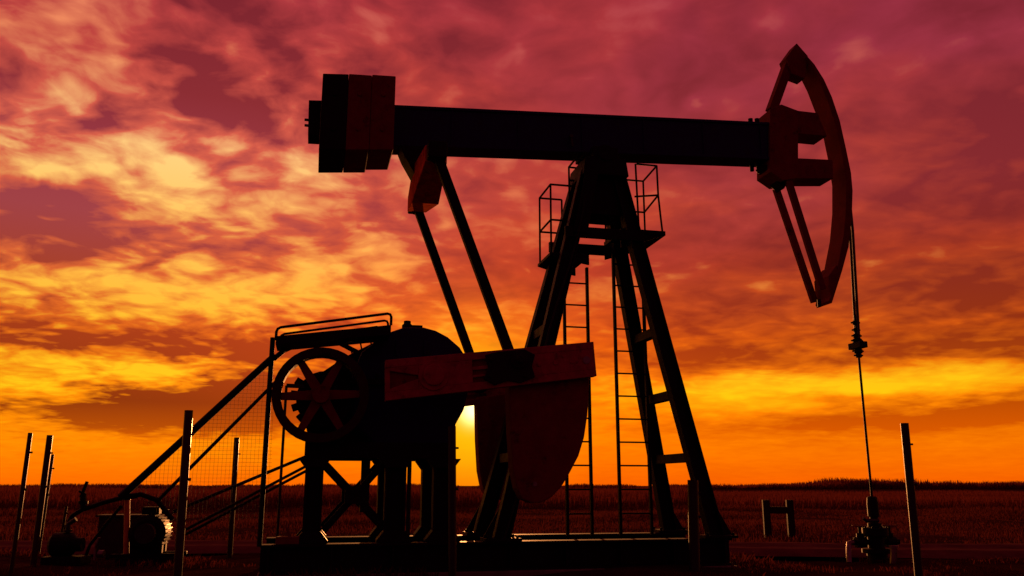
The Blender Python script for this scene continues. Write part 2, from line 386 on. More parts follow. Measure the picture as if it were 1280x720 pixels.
# --- cranks with their weights, pitman arms
arm = [P(px, py, -1.4) for px, py in [(482, 450), (742, 427), (746, 470), (482, 501)]]
lobe = [P(px, py, -1.2) for px, py in [(635, 476), (736, 462), (735, 484), (733, 520), (729, 547), (722, 570), (711, 591), (701, 608), (689, 621), (677, 628), (664, 629), (652, 624), (645, 610), (640, 585), (637, 540)]]
pinx, pinz = P(645, 452, -1.3)
rec1 = [P(px, py, -1.4) for px, py in [(486, 466), (504, 464), (520, 472), (504, 482), (486, 484)]]
hole = P(733, 450, -1.4)
for s in (-1, 1):
    b = MB()
    # arm with a recessed middle: two flanges, web, end blocks
    def lerp2(p, q, t): return (p[0] + (q[0] - p[0]) * t, p[1] + (q[1] - p[1]) * t)
    TL, TR, BR, BL = arm
    def q2(u, v): return lerp2(lerp2(TL, TR, u), lerp2(BL, BR, u), v)
    def quad(u0, u1, v0, v1, y0, y1, w0=None, w1=None):
        w0 = v0 if w0 is None else w0; w1 = v1 if w1 is None else w1
        b.prism([q2(u0, v0), q2(u1, w0), q2(u1, w1), q2(u0, v1)], s * y0, s * y1)
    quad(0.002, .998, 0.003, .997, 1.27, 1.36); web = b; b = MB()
    quad(0, 1, 0, .20, 1.262, 1.40); quad(0, 1, .80, 1, 1.262, 1.40)          # top and bottom flange
    quad(0.0, .02, .20, .80, 1.262, 1.398)
    quad(.02, .15, .20, .28, 1.262, 1.399, .20, .46); quad(.02, .15, .72, .80, 1.262, 1.399, .54, .80)   # fork round a tapered recess
    quad(.15, .40, .20, .80, 1.262, 1.399); quad(.40, .66, .38, .47, 1.262, 1.396); quad(.40, .66, .60, .66, 1.262, 1.396)
    quad(.66, 1, .20, .80, 1.262, 1.398)
    b.lathe((gx, s * 1.25, gz), [(.19, 0), (.19, s * .17), (.13, s * .17), (.13, s * .2)], 'y', 24)
    for u in (.72, .80, .88):
        q = q2(u, .5); b.lathe((q[0], s * 1.3, q[1]), [(.03, 0), (.03, s * .115)], 'y', 12)
    pc = [P(px, py, -1.4) for px, py in [(606, 444), (622, 440), (655, 437), (668, 444), (664, 458), (668, 472), (650, 479), (634, 476), (618, 482), (604, 474), (610, 460)]]
    b2 = MB(); b2.prism(pc, s * 1.395, s * 1.45); b2.lathe((pinx, s * 1.44, pinz), [(.11, 0), (.11, s * .05), (.05, s * .06), (.05, s * .11)], 'y', 16)
    for px, py in ((614, 450), (612, 470), (658, 446), (656, 470)):
        q = P(px, py, -1.45); b2.lathe((q[0], s * 1.445, q[1]), [(.025, 0), (.025, s * .03)], 'y', 6)
    ck = b.build('crank', 'red', pj, .006); b2.build('pin_block', 'rubber', ck, .01); web.build('crank_web', 'dred', ck)  # darker red on the web paints in the shade of the recess
    b = MB(); b.prism(lobe, s * .98, s * 1.255); w = b.build('crank_weight', 'dred', ck, .02)
    b = MB()
    q = P(668, 605, -1.25)
    b.lathe((q[0], s * 1.24, q[1]), [(.03, 0), (.03, s * .04)], 'y', 10); b.build('lifting_eye', 'steel', w)
    b = MB(); b.lathe((hole[0], s * 1.39, hole[1]), [(.05, 0), (.05, s * .02)], 'y', 16); b.build('end_plug', 'steel', ck)
    b = MB(); b.lathe((pinx, s * 1.05, pinz), [(.09, 0), (.09, s * .22)], 'y', 16); b.build('crank_pin', 'black', ck)
    # pitman
    a0 = Vector((exm, s * 1.14, ezm)); a1 = Vector((pinx, s * 1.14, pinz))
    b = MB(); b.bar(a0, a1, .10, .13, up=(1, 0, 0))
    b.lathe((exm, s * 1.04, ezm), [(.12, 0), (.12, s * .2)], 'y', 16)
    b.lathe((pinx, s * 1.04, pinz), [(.15, 0), (.15, s * .19)], 'y', 16)
    b.build('pitman_arm', 'black', pj, .005)
    b = MB(); b.box(exm - .13, exm + .13, s * 1.101, s * 1.28, ezm - .10, ezm + .14); b.build('end_clevis', 'black', eq, .02)

# --- belt wheel
wx, wz = P(401, 494, -.85); wr = .6
b = MB(); b.ringy((wx, 0, wz), wr, wr - .11, -.95, -.72)
whl = b.build('belt_wheel', mat('worn_wheel_paint', (.035, .010, .012), .7, spec=.1, rust=.2, rustcol=(.02, .006, .005)), pj, .006); b = MB()
b.lathe((wx, -.98, wz), [(.11, 0), (.11, .3)], 'y', 20)
for k in range(6):
    a = math.pi / 6 * 0 + k * math.pi / 3 + .05
    c, s_ = math.cos(a), math.sin(a)
    b.bar((wx + c * .09, -.835, wz + s_ * .09), (wx + c * (wr - .11), -.835, wz + s_ * (wr - .11)), .07, .13, up=(0, 1, 0) if False else (-s_, 0, c), w1=.06, h1=.09)
b.build('wheel_spider', 'dred', whl, .006)
b = MB(); b.lathe((wx, -.7, wz), [(.06, 0), (.06, .5)], 'y', 14); b.build('input_shaft', 'steel', pj)
# brake drum with its shoe bracket behind the wheel
b = MB(); b.lathe((wx + .05, -.62, wz - .02), [(.36, 0), (.36, .14), (.30, .14), (.30, .16)], 'y', 28)
for a in (150, 175, 200, 222):
    c, s_ = math.cos(R(a)), math.sin(R(a)); b.bar((wx + .05 + c * .34, -.55, wz + s_ * .34), (wx + .05 + c * .43, -.55, wz + s_ * .43), .1, .09, up=(-s_, 0, c))
b.build('brake_drum', 'black', pj, .006)
b = MB(); p0 = P3(358, 482, -.6); p1 = P3(380, 483, -.6); b.bar(p0, p1, .05, .05); b.tube([p0, (p0.x, -.6, SK)], .018, 8); b.build('brake_rod', 'dsteel', pj)

# --- guard platform over the wheel, with low rail
gy0, gy1 = -1.0, -.45
L0, L1 = P3(345, 420, gy0), P3(489, 406, gy0)
L1.z = L1.z
b = MB(); 
b.prism([(L0.x, L0.z - .11), (L1.x, L1.z - .13), (L1.x, L1.z), (L0.x, L0.z)], gy0, gy1)
guard = b.build('wheel_guard', 'black', pj, .006)
def rail_path(p, q, h, y, r=.05):
    a, c = Vector(p), Vector(q); a.y = c.y = y; up = Vector((0, 0, h)); d = (c - a).normalized()
    return [a, a + up - Vector((0, 0, r)), a + up - Vector((0, 0, r * .3)) + d * r * .3, a + up + d * r, c + up - d * r, c + up - Vector((0, 0, r * .3)) - d * r * .3, c + up - Vector((0, 0, r)), c]
b = MB(); b.tube(rail_path(L0 + Vector((-.0, 0, -.05)), L1, .16, gy0 + .03), .018, 8); b.tube(rail_path(L0 + Vector((.03, 0, -.05)), L1 - Vector((.1, 0, 0)), .07, gy1 - .03), .016, 8)
b.tube(rail_path(L0 + Vector((.03, 0, -.05)), L1, .16, gy1 - .03), .016, 8)
b.build('guard_rail', 'black', guard)
b = MB(); a = P3(341, 422, -.8); b.tube([(a.x, -.8, a.z), (a.x, -.8, SK - .02)], .032, 10); b.build('guard_post', 'black', guard)
b = MB(); b.tube([P3(370, 431, -.5), P3(355, 438, -.6), P3(343, 448, -.75)], .035, 8); b.bar(P3(415, 424, -.7), P3(446, 440, -.5), .05, .05); b.split('guard_bracket', 'black', guard)

# --- belt guard: tube frame and wire mesh running down to the motor
bg = -.78
up0, up1 = P3(150, 622, bg), P3(344, 444, bg)
lo0, lo1 = P3(196, 627, bg), P3(344, 478, bg)
b = MB(); b.tube([up0, up1], .045, 10); frame = b.build('belt_guard', 'black', pj)
b = MB(); b.tube([lo0, lo1], .022, 8); b.split('guard_tube', 'black', frame)
b = MB(); b.tube([P3(216, 640, .4), P3(384, 570, .4)], .022, 8); b.split('guard_tube', 'black', frame)
b = MB(); b.tube([P3(232, 662, .3), P3(384, 582, .3)], .02, 8); b.tube([P3(232, 668, .3), P3(384, 588, .3)], .02, 8); b.split('guard_tube', 'black', frame)
b = MB(); b.tube([up0, P3(176, 618, bg), P3(196, 625, bg), P3(216, 650, bg)], .03, 8); b.split('guard_tube', 'black', frame)
poly = [P(px, py, bg) for px, py in [(163, 612), (343, 450), (338, 650), (205, 650)]]
def span(poly, axis, c):
    out = []
    for (a, q) in zip(poly, poly[1:] + poly[:1]):
        if (a[axis] - c) * (q[axis] - c) < 0:
            t = (c - a[axis]) / (q[axis] - a[axis]); out.append(a[1 - axis] + (q[1 - axis] - a[1 - axis]) * t)
    return sorted(out)
b = MB(); w = .0023
for axis in (0, 1):
    lo, hi = min(p[axis] for p in poly), max(p[axis] for p in poly); c = lo + .03
    while c < hi:
        r = span(poly, axis, c)
        if len(r) >= 2:
            if axis == 0: b.box(c - w / 2, c + w / 2, bg - w, bg, r[0], r[1])
            else: b.box(r[0], r[1], bg + .0005, bg + w, c - w / 2, c + w / 2)
        c += .047
b.build('wire_mesh', 'rubber', frame)

# --- ladders (behind the near legs) and landings with rails
def ladder(pxl, pxr, pytop, yl):
    x0 = P(pxl, 560, yl)[0]; x1 = P(pxr, 560, yl)[0]; z1 = P((pxl + pxr) / 2, pytop, yl)[1]
    b = MB(); b.box(x0 - .02, x0 + .02, yl - .03, yl + .03, SK - .01, z1); b.box(x1 - .02, x1 + .02, yl - .03, yl + .03, SK - .01, z1)
    z = SK + .3
    while z < z1 - .05:
        b.tube([(x0, yl, z), (x1, yl, z)], .014, 6); z += .345
    return b.build('ladder', 'black', pj, .003)
ladder(708, 738, 334, .30); ladder(773, 811, 318, .30)
def railing(parent, paths, r=.016):
    b = MB()
    for p in paths: b.tube(p, r, 7)
    return b.build('railing', 'black', parent)
# left landing
zl = P(689, 316, -.15)[1]; yn, yf = -.15, .5
xn = P(689, 316, yn)[0]; xin = P(735, 300, yn)[0]
b = MB(); b.box(xn - .03, xin, yn - .04, yf + .04, zl - .045, zl)
b.prism([(xn - .02, zl - .046), (xin, zl - .046), (xin, zl - .16), (xn + .1, zl - .08)], yf - .0, yf + .04); b.prism([(xn - .02, zl - .046), (xin, zl - .046), (xin, zl - .16), (xn + .1, zl - .08)], yn - .04, yn)
ldl = b.build('landing', 'black', pj, .004)
hr = 1.08; V = Vector
xc = P(702, 247, yf)[0]
A0, A1 = V((xn, yn, zl)), V((xn, yf, zl)); Z = lambda f: V((0, 0, hr * f))
railing(ldl, [[A0, A0 + Z(1)], [A1, A1 + Z(1)], [A0 + Z(1), A1 + Z(1)], [A0 + Z(.48), A1 + Z(.48)],
              [A1 + Z(1), V((xc, yf, zl)) + Z(1)], [A1 + Z(.48), V((xc, yf, zl)) + Z(.48)], [V((xc, yf, zl)), V((xc, yf, zl)) + Z(1)],
              [A0 + Z(1), V((xn + .34, yn, zl)) + Z(1)], [A0 + Z(.48), V((xn + .3, yn, zl)) + Z(.48)]])
# right landing
zr = P(829, 290, -.2)[1]; yn, yf = -.2, .5
xo = P(828, 290, yn)[0]; xin = P(775, 290, yn)[0]
b = MB(); b.box(xin, xo + .03, yn - .05, yf + .05, zr - .07, zr)
b.prism([(xo, zr - .071), (xin, zr - .071), (xin, zr - .3), (xo - .25, zr - .16)], yf, yf + .04); b.prism([(xo, zr - .071), (xin, zr - .071), (xin, zr - .3), (xo - .25, zr - .16)], yn - .04, yn)
ldr = b.build('landing', 'black', pj, .004)
B0, B1 = V((xo, yn, zr)), V((xo, yf, zr)); xh = P(797, 240, yn)[0]
bend = [B0, B0 + V((0, 0, .25)) + V((-.02, 0, 0)), B0 + V((-.045, 0, hr * .55)), B0 + V((-.05, 0, hr))]
railing(ldr, [bend, [B1, B1 + Z(1)], [bend[3], B1 + Z(1)], [bend[2], B1 + Z(.5)], [V((xh, yn, zr)), V((xh - .02, yn, zr)) + Z(1)],
              [bend[3], V((xh, yn, zr)) + Z(1)], [bend[2], V((xh - .05, yn, zr)) + Z(.5)], [B1 + Z(1), V((xin - .05, yf, zr)) + Z(1)], [B1 + Z(.5), V((xin, yf, zr)) + Z(.5)],
              [V((xin + .02, yf, zr)), V((xin + .02, yf, zr)) + Z(1.05)]])
# rail of the top step on the left of the head
yq = .15; a = P3(711, 209, yq); c = P3(731, 211, yq); a2 = P3(718, 201, -.25)
dn = V((0, 0, -.75))
railing(ldl, [[a, c], [a + dn, a], [a + V((0, 0, -.22)), c + V((0, 0, -.2))], [a, V((a.x, -.2, a.z))], [V((a.x + .12, -.2, a.z)) + dn * .6, V((a.x + .12, -.2, a.z))], [V((a.x, -.2, a.z)), V((a.x + .2, -.2, a.z))]])

# cable that runs along the near left leg
b = MB(); pts = []
for t in [i / 14 for i in range(15)]:
    q = feet[(-1, -1)].lerp(tops[(-1, -1)], t * .9); pts.append(q + V((.05 * math.sin(t * 9), -.145, 0)))
b.tube(pts, .014, 6); b.build('power_cable', 'rubber', pj)
b = MB(); p = P3(358, 664, -.7); b.box(p.x - .12, p.x + .16, -.8, -.6, SK + .001, SK + .09); b.tube([(p.x + .05, -.7, SK + .08), (p.x + .0, -.7, SK + .2)], .02, 8)
b.build('brake_lever_box', 'dred', pj, .01)

# ================================================================== BRIDLE, ROD, WELLHEAD
def l2w(v): return Vector((P0.x + v.x * cY - v.y * sY, P0.y + v.x * sY + v.y * cY, v.z))
top_y = 0
hx, hz = P(1061.5, 300, -.1)
rx = P(1072, 430, 0)[0]
br = empty('bridle', l2w(V((rx, 0, 0))), YAW, 'two wire ropes with carrier bar and thin rod hanging from the horsehead', 'bridle')
zc = P(1070, 432, 0)[1]; zc2 = P(1069, 405, 0)[1]; zr0 = .75
xtop = P(1064, 270, -.1)[0]
for y in (-.075, .075):
    b = MB(); b.tube([(max(co, key=lambda c: c[0])[0] + .012 - rx, y, P(1066, 238, y)[1]), (P(1065, 290, y)[0] * .5 + max(co, key=lambda c: c[0])[0] * .5 + .015 - rx, y, P(1063, 290, 0)[1]), (0, y * .55, zc)], .023, 8); b.build('wire_rope', 'rope', br)
b = MB(); b.box(-.07, .07, -.16, .16, zc - .05, zc + .05)
b.build('carrier_bar', 'black', br, .008)
b = MB()
for z, r in ((zc2 + .02, .05), (zc2 - .1, .045), (zc + .16, .06), (zc + .08, .075), (zc - .09, .07), (zc - .16, .05)):
    b.lathe((0, 0, z), [(r * .8, -.035), (r, -.02), (r, .02), (r * .8, .035)], n=12)
    b.box(-r - .03, r + .02, -.02, .02, z - .012, z + .012)
b.split('rod_clamp', 'black', br, .003)
b = MB(); b.tube([(0, 0, zr0), (0, 0, zc2 + .15)], .019, 12); b.build('polished_rod', 'black', br, smooth=True)
wh = empty('wellhead', l2w(V((rx, 0, 0))), YAW, 'dark wellhead with stuffing box and side valves below the thin polished rod', 'wellhead')
b = MB(); b.lathe((0, 0, .52), [(.05, .42), (.075, .40), (.085, .30), (.085, .12), (.06, .11), (.06, .03), (.1, .02), (.1, -.04)][::-1], n=18); b.build('stuffing_box', 'black', wh, .003, True)
b = MB(); b.lathe((0, 0, 0), [(.15, -.05), (.15, .10), (.22, .10), (.22, .16), (.12, .17), (.12, .34), (.19, .35), (.19, .40), (.19, .47), (.1, .475)], n=24); b.build('casing_head', 'black', wh, .004, True)
b = MB()
for k in range(8):
    a = k * math.pi / 4; b.lathe((.165 * math.cos(a), .165 * math.sin(a), .33), [(.018, 0), (.018, .16)], n=6)
b.split('flange_bolt', 'black', wh)
def valve(x, z, s):
    b = MB(); b.tube([(s * .08, 0, z), (x * 1.6, 0, z)], .04, 12); b.lathe((x, 0, z), [(.08, -.08), (.08, .08)], 'x', 14)
    b.lathe((x, 0, z), [(.06, 0), (.05, .13), (.02, .14), (.02, .24)], 'z', 12)
    v = b.build('side_valve', 'black', wh, .003, True)
    b = MB(); n = 16
    pts = [(x + .1 * math.cos(2 * math.pi * k / n), .1 * math.sin(2 * math.pi * k / n), z + .24) for k in range(n + 1)]
    b.tube(pts, .012, 6); b.bar((x - .1, 0, z + .24), (x + .1, 0, z + .24), .018, .012); b.bar((x, -.1, z + .24), (x, .1, z + .24), .018, .012)
    b.build('handwheel', 'dred', v)
valve(-.27, .26, -1); valve(.25, .26, 1)
b = MB(); b.tube([(-.4, 0, .26), (-.48, -.02, .25), (-.52, -.06, .18), (-.56, -.1, -.02)], .04, 10); b.build('flow_pipe', 'steel', wh, smooth=True)
b = MB(); b.tube([(0, -.1, .58), (-.22, -.12, .58), (-.27, -.12, .62)], .028, 8); b.build('bleed_pipe', 'dsteel', wh)
b = MB(); b.tube([(.02, -.32, -.05), (.05, -.34, .2)], .05, 10); b.lathe((.05, -.34, .2), [(.07, 0), (.07, .03)], n=12); b.build('drain_riser', 'steel', wh)

# ================================================================== POSTS
def post(top, bot, r, label, m='post', depth=None, kindshape='pipe'):
    base = G(*bot) if depth is None else W(bot[0], bot[1], depth)
    if depth is not None:
        base = G(bot[0], bot[1]); 
    t = W(top[0], top[1], base.y)
    o = empty('fence_post', base, 0, label, 'post', 'steel posts round the well pad')
    b = MB(); d = t - base
    b.tube([V((0, 0, -.15)) - d * .0, d], r, 14, cap=False)
    b.tube([d * .999, d * .94], r - .007, 14, cap=False)
    bmesh.ops.bridge_loops
    b.build('shaft', m, o, smooth=True)
    b = MB(); q = d * .86; b.lathe(q + V((r, 0, 0)), [(.012, -.01), (.012, .03)], 'x', 8); q = d * .6; b.lathe(q + V((r, 0, 0)), [(.012, -.01), (.02, .025)], 'x', 8)
    b.split('wire_hook', m, o)
    return o
post((38, 541), (13, 722), .028, 'thin steel post with a bright sunlit edge, farthest left of all the posts')
post((62.5, 544), (41, 708), .042, 'thick rusty steel post second from the left edge')
post((66, 568), (47, 697), .024, 'slim steel post close behind the thick second post from the left')
post((236, 513), (221, 735), .048, 'tall thick post in front of the sloping belt guard mesh')
post((296, 547), (287, 697), .042, 'steel post standing behind the belt guard mesh, left of the wheel')
post((83, 633), (72, 694), .024, 'short knee high post beside the pipework on the left')
post((565, 533), (566, 733), .046, 'dark post in front of the skid, below the gearbox', 'dsteel')
post((866, 600), (868, 716), .07, 'short stout post in front of the tower foot at the right end of the skid', 'dsteel')
post((1130.5, 529), (1149, 724), .05, 'dark steel post right of the wellhead and polished rod', 'dsteel')

# ================================================================== LEFT: MOTOR, PIPEWORK
mb = G(186, 702); mo = empty('electric_motor', mb, YAW, 'dark finned electric motor on a low base at the foot of the belt guard', 'motor')
s = 1.0
b = MB(); b.box(-.42, .42, -.3, .3, -.05, .08); b.box(-.5, .5, -.25, -.17, .08, .13); b.box(-.5, .5, .17, .25, .08, .13); b.build('motor_base', 'black', mo, .008)
b = MB(); b.lathe((-.02, -.3, .42), [(.2, 0), (.26, .04), (.26, .56), (.2, .6)], 'y', 28)
b.box(-.24, .2, -.22, -.1, .13, .3); b.box(-.24, .2, .1, .22, .13, .3); b.build('motor_body', 'black', mo, .006)
b = MB()
for k in range(-7, 8):
    a = R(12 * k); c, sn = math.cos(a), math.sin(a)
    b.bar((-.02 + c * .25, -.24, .42 + sn * .25), (-.02 + c * .25, .24, .42 + sn * .25), .012, .07, up=(c, 0, sn))
b.split('cooling_fin', 'dsteel', mo)
b = MB(); b.box(-.14, .1, -.14, .12, .68, .79); b.lathe((.12, -.02, .72), [(.035, 0), (.035, .1)], 'x', 10); b.build('terminal_box', 'black', mo, .01)
b = MB(); b.lathe((-.02, -.46, .42), [(.14, 0), (.14, .14), (.05, .15), (.05, .2)], 'y', 22); b.build('motor_pulley', 'dsteel', mo)
pg = G(158, 702); yb = empty('pipe_marker', pg, 0, 'orange yellow painted upright pipe left of the finned motor', 'marker pipe')
t = W(159, 624, pg.y) - pg
b = MB(); b.tube([V((0, 0, -.05)), t], .042, 14); b.build('shaft', 'yellow', yb, smooth=True)
b = MB(); b.lathe(t, [(.05, -.01), (.05, .025), (.02, .03)], n=14); b.build('pipe_cap', 'steel', yb)
pm = G(118, 703); pp = empty('pipework', pm, 0, 'dark bent pipe run with an upright valve left of the motor', 'pipework')
def w_(px, py, dy=0): return W(px, py, pm.y + dy) - pm
b = MB(); b.tube([w_(70, 700), w_(82, 662), w_(90, 645), w_(103, 637), w_(130, 628), w_(150, 623), w_(172, 620)], .035, 10); b.build('upper_pipe', 'black', pp, smooth=True)
b = MB(); b.tube([w_(104, 704), w_(112, 682), w_(132, 656), w_(152, 632)], .025, 8); b.build('slanted_pipe', 'black', pp, smooth=True)
b = MB(); b.tube([w_(104, 637), w_(104, 618)], .045, 10); b.lathe(w_(104, 628), [(.07, -.02), (.07, .02)], n=12)
b.bar(w_(101, 622), w_(109, 602), .04, .035); b.bar(w_(99, 614), w_(107, 618), .03, .03); b.build('upright_valve', 'black', pp)
b = MB(); b.tube([w_(118, 700, -.3), w_(120, 682, -.3), w_(124, 672, -.3)], .02, 8); b.lathe(w_(126, 692, -.3), [(.05, -.03), (.05, .05)], 'x', 12); b.build('drain_cock', 'steel', pp, smooth=True)
cb = G(130, 700) + V((0, .55, 0)); ct = empty('control_cabinet', cb, R(8), 'low grey sheet metal cabinet behind the slanted pipe', 'cabinet')
b = MB(); b.box(-.34, .34, -.15, .25, 0, .62); b.build('cabinet_body', 'grey', ct, .012)
b = MB(); b.box(-.29, .29, -.168, -.152, .05, .57); b.build('cabinet_door', 'grey', ct, .005)
b = MB(); b.box(-.38, .38, -.2, .3, .621, .65); b.build('cabinet_lid', 'grey', ct, .005)
dk = G(80, 704); dp = empty('pump_skid', dk, R(5), 'small dark pump unit on the ground at the far left pipework', 'pump')
b = MB(); b.box(-.25, .3, -.2, .2, -.02, .1); b.lathe((-.22, 0, .26), [(.12, 0), (.17, .05), (.17, .3), (.1, .36), (.1, .46)], 'x', 18); b.build('pump_body', 'black', dp, .006)
b = MB(); b.tube([(0, 0, .4), (.0, 0, .55), (.1, 0, .62)], .035, 10); b.lathe((0, 0, .44), [(.06, 0), (.06, .03)], n=12); b.build('outlet_pipe', 'dsteel', dp)

# ================================================================== RIGHT: TRESTLE
tb = G(975, 671); tr_ = empty('trestle', tb, R(-6), 'weathered wooden trestle standing alone in the field right of the pumpjack', 'trestle')
k = tb.y / F
for dx in (-14, 14):
    b = MB(); b.box(dx * k - .075, dx * k + .075, -.07, .07, -.05, 43 * k); b.build('upright', 'wood', tr_, .008)
b = MB(); b.box(-14 * k + .076, 14 * k - .076, -.05, .05, 27 * k, 35 * k); b.build('crosspiece', 'wood', tr_, .008)

# ================================================================== GROUND
def gmat():
    m = bpy.data.materials.new('field_soil'); m.use_nodes = True; nt = m.node_tree; b = nt.nodes['Principled BSDF']
    tc = nt.nodes.new('ShaderNodeTexCoord')
    def noise(s, d=8, r=.65):
        n = nt.nodes.new('ShaderNodeTexNoise'); n.inputs['Scale'].default_value = s; n.inputs['Detail'].default_value = d; n.inputs['Roughness'].default_value = r
        nt.links.new(tc.outputs['Object'], n.inputs['Vector']); return n
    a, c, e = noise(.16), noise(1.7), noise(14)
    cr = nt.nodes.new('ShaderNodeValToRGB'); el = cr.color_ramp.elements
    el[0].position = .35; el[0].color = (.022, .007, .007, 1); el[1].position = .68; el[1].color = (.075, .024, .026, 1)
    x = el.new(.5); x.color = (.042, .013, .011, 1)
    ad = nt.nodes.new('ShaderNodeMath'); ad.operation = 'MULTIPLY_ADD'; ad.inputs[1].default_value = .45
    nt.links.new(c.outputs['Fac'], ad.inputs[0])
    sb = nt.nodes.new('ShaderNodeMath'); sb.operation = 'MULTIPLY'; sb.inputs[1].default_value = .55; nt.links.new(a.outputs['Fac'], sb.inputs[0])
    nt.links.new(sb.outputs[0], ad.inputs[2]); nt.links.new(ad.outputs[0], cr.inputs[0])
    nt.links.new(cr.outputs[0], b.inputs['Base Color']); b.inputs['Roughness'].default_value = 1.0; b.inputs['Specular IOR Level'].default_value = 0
    bp = nt.nodes.new('ShaderNodeBump'); bp.inputs['Strength'].default_value = .7; bp.inputs['Distance'].default_value = .05
    nt.links.new(e.outputs['Fac'], bp.inputs['Height']); nt.links.new(bp.outputs[0], b.inputs['Normal'])
    return m
bm = bmesh.new()
xs = [-2600, -900, -300, -120, -60] + [i * .75 for i in range(-40, 41)] + [60, 120, 300, 900, 2600]
ys = [-400, -60, -20] + [i * .75 for i in range(-8, 70)] + [60, 80, 120, 200, 400, 900, 3000]
hrng = random.Random(3)
def gh(x, y):
    if abs(x) > 31 or y > 54 or y < -8: return 0
    return .05 * math.sin(x * .9 + y * .5) * math.sin(y * .7 - x * .3) + hrng.uniform(-.025, .025)
grid = [[bm.verts.new((x, y, gh(x, y))) for x in xs] for y in ys]
for j in range(len(ys) - 1):
    for i in range(len(xs) - 1): bm.faces.new((grid[j][i], grid[j][i + 1], grid[j + 1][i + 1], grid[j + 1][i]))
g = MB(); g.bm.free(); g.bm = bm
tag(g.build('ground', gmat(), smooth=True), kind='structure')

# ---- dry grass, reeds and far wood (nobody could count them)
def leafmat(name, c0, c1):
    m = bpy.data.materials.new(name); m.use_nodes = True; nt = m.node_tree; b = nt.nodes['Principled BSDF']
    gi = nt.nodes.new('ShaderNodeNewGeometry'); cr = nt.nodes.new('ShaderNodeValToRGB')
    cr.color_ramp.elements[0].color = (*c0, 1); cr.color_ramp.elements[1].color = (*c1, 1)
    nt.links.new(gi.outputs['Random Per Island'], cr.inputs[0]); nt.links.new(cr.outputs[0], b.inputs['Base Color'])
    b.inputs['Roughness'].default_value = .95; b.inputs['Specular IOR Level'].default_value = 0
    tr = nt.nodes.new('ShaderNodeBsdfTranslucent'); nt.links.new(cr.outputs[0], tr.inputs[0])
    ms = nt.nodes.new('ShaderNodeMixShader'); ms.inputs[0].default_value = .4
    nt.links.new(b.outputs[0], ms.inputs[1]); nt.links.new(tr.outputs[0], ms.inputs[2]); nt.links.new(ms.outputs[0], nt.nodes['Material Output'].inputs[0])
    return m
def blades(name, n, pos, hgt, wid, lean, m, label, cat):
    p = pos(n); h = hgt(p); w = wid(p)
    a = rng.uniform(0, 2 * np.pi, n); ln = rng.normal(0, lean, (n, 2)) * h[:, None]
    v = np.zeros((n, 4, 3)); dx = np.cos(a) * w / 2; dy = np.sin(a) * w / 2
    z0 = -.06
    v[:, 0] = np.c_[p[:, 0] - dx, p[:, 1] - dy, np.full(n, z0)]; v[:, 1] = np.c_[p[:, 0] + dx, p[:, 1] + dy, np.full(n, z0)]
    v[:, 2] = np.c_[p[:, 0] + ln[:, 0] * .4 + dx * .7, p[:, 1] + ln[:, 1] * .4 + dy * .7, h * .55]
    v[:, 3] = np.c_[p[:, 0] + ln[:, 0], p[:, 1] + ln[:, 1], h]
    f = np.arange(n)[:, None] * 4
    tri = np.concatenate([f + [0, 1, 2], f + [0, 2, 3]], 1).reshape(-1, 3)
    me = bpy.data.meshes.new(name); me.vertices.add(n * 4); me.vertices.foreach_set('co', v.reshape(-1))
    me.loops.add(len(tri) * 3); me.loops.foreach_set('vertex_index', tri.reshape(-1).astype(np.int32))
    me.polygons.add(len(tri)); me.polygons.foreach_set('loop_start', np.arange(0, len(tri) * 3, 3, dtype=np.int32))
    me.update(calc_edges=True); me.validate(); me.materials.append(m)
    o = bpy.data.objects.new(name, me); COL.objects.link(o); return tag(o, label, cat, kind='stuff')
def wedge(y0, y1, power=1.0, half=.68):
    def f(n):
        y = y0 + (y1 - y0) * rng.random(n) ** power; x = rng.uniform(-half, half, n) * y
        return np.c_[x, y]
    return f
def clumpy(p, s, k):
    return .5 + .5 * np.sin(p[:, 0] * s + 1.7 * np.sin(p[:, 1] * s * .6 + k)) * np.sin(p[:, 1] * s * .8 + k + np.sin(p[:, 0] * s * .4))
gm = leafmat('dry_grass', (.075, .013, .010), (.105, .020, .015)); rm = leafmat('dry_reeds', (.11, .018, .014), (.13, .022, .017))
# a worn vehicle track that crosses behind the wellhead, bare of grass
trk = [(-9, 15.6), (-3, 15.9), (2, 15.6), (6, 14.9), (10, 14.6), (16, 15.2), (26, 17.5)]
bmt = bmesh.new(); rows = []
txs = np.linspace(-12, 26, 70); tys = np.interp(txs, [q[0] for q in trk], [q[1] for q in trk])
for x, y in zip(txs, tys):
    rows.append([bmt.verts.new((x, y + o + random.uniform(-.12, .12), (.085 if abs(o) < 1.2 else .03) - .02 * math.cos(o * 4.2))) for o in np.linspace(-1.3, 1.3, 9)])
for A_, B__ in zip(rows, rows[1:]):
    for k in range(8): bmt.faces.new((A_[k], B__[k], B__[k + 1], A_[k + 1]))
g = MB(); g.bm.free(); g.bm = bmt
tag(g.build('track', mat('dusty_track', (.10, .034, .038), 1.0, scale=2.2, var=.45, spec=0), smooth=True), kind='structure')
def near_pos(n):
    p = wedge(4.5, 17)(n * 3)
    lx = (p[:, 0] - P0.x) * cY + (p[:, 1] - P0.y) * sY; ly = -(p[:, 0] - P0.x) * sY + (p[:, 1] - P0.y) * cY
    ok = ~((lx > xl - .1) & (lx < xr + .1) & (abs(ly) < 1.0)); ok &= (clumpy(p, 1.6, .4) > .5) & (abs(p[:, 1] - np.interp(p[:, 0], txs, tys)) > 1.0) & (rng.random(len(p)) < .8)
    p = p[ok]; return p[rng.integers(0, len(p), n)] + rng.normal(0, .02, (n, 2))
blades('grass', 26000, near_pos, lambda p: (.03 + .11 * clumpy(p, 1.1, 2) ** 2) * rng.uniform(.5, 1.5, len(p)), lambda p: np.full(len(p), .007), .35, gm, 'short dry grass and weeds round the well pad', 'grass')
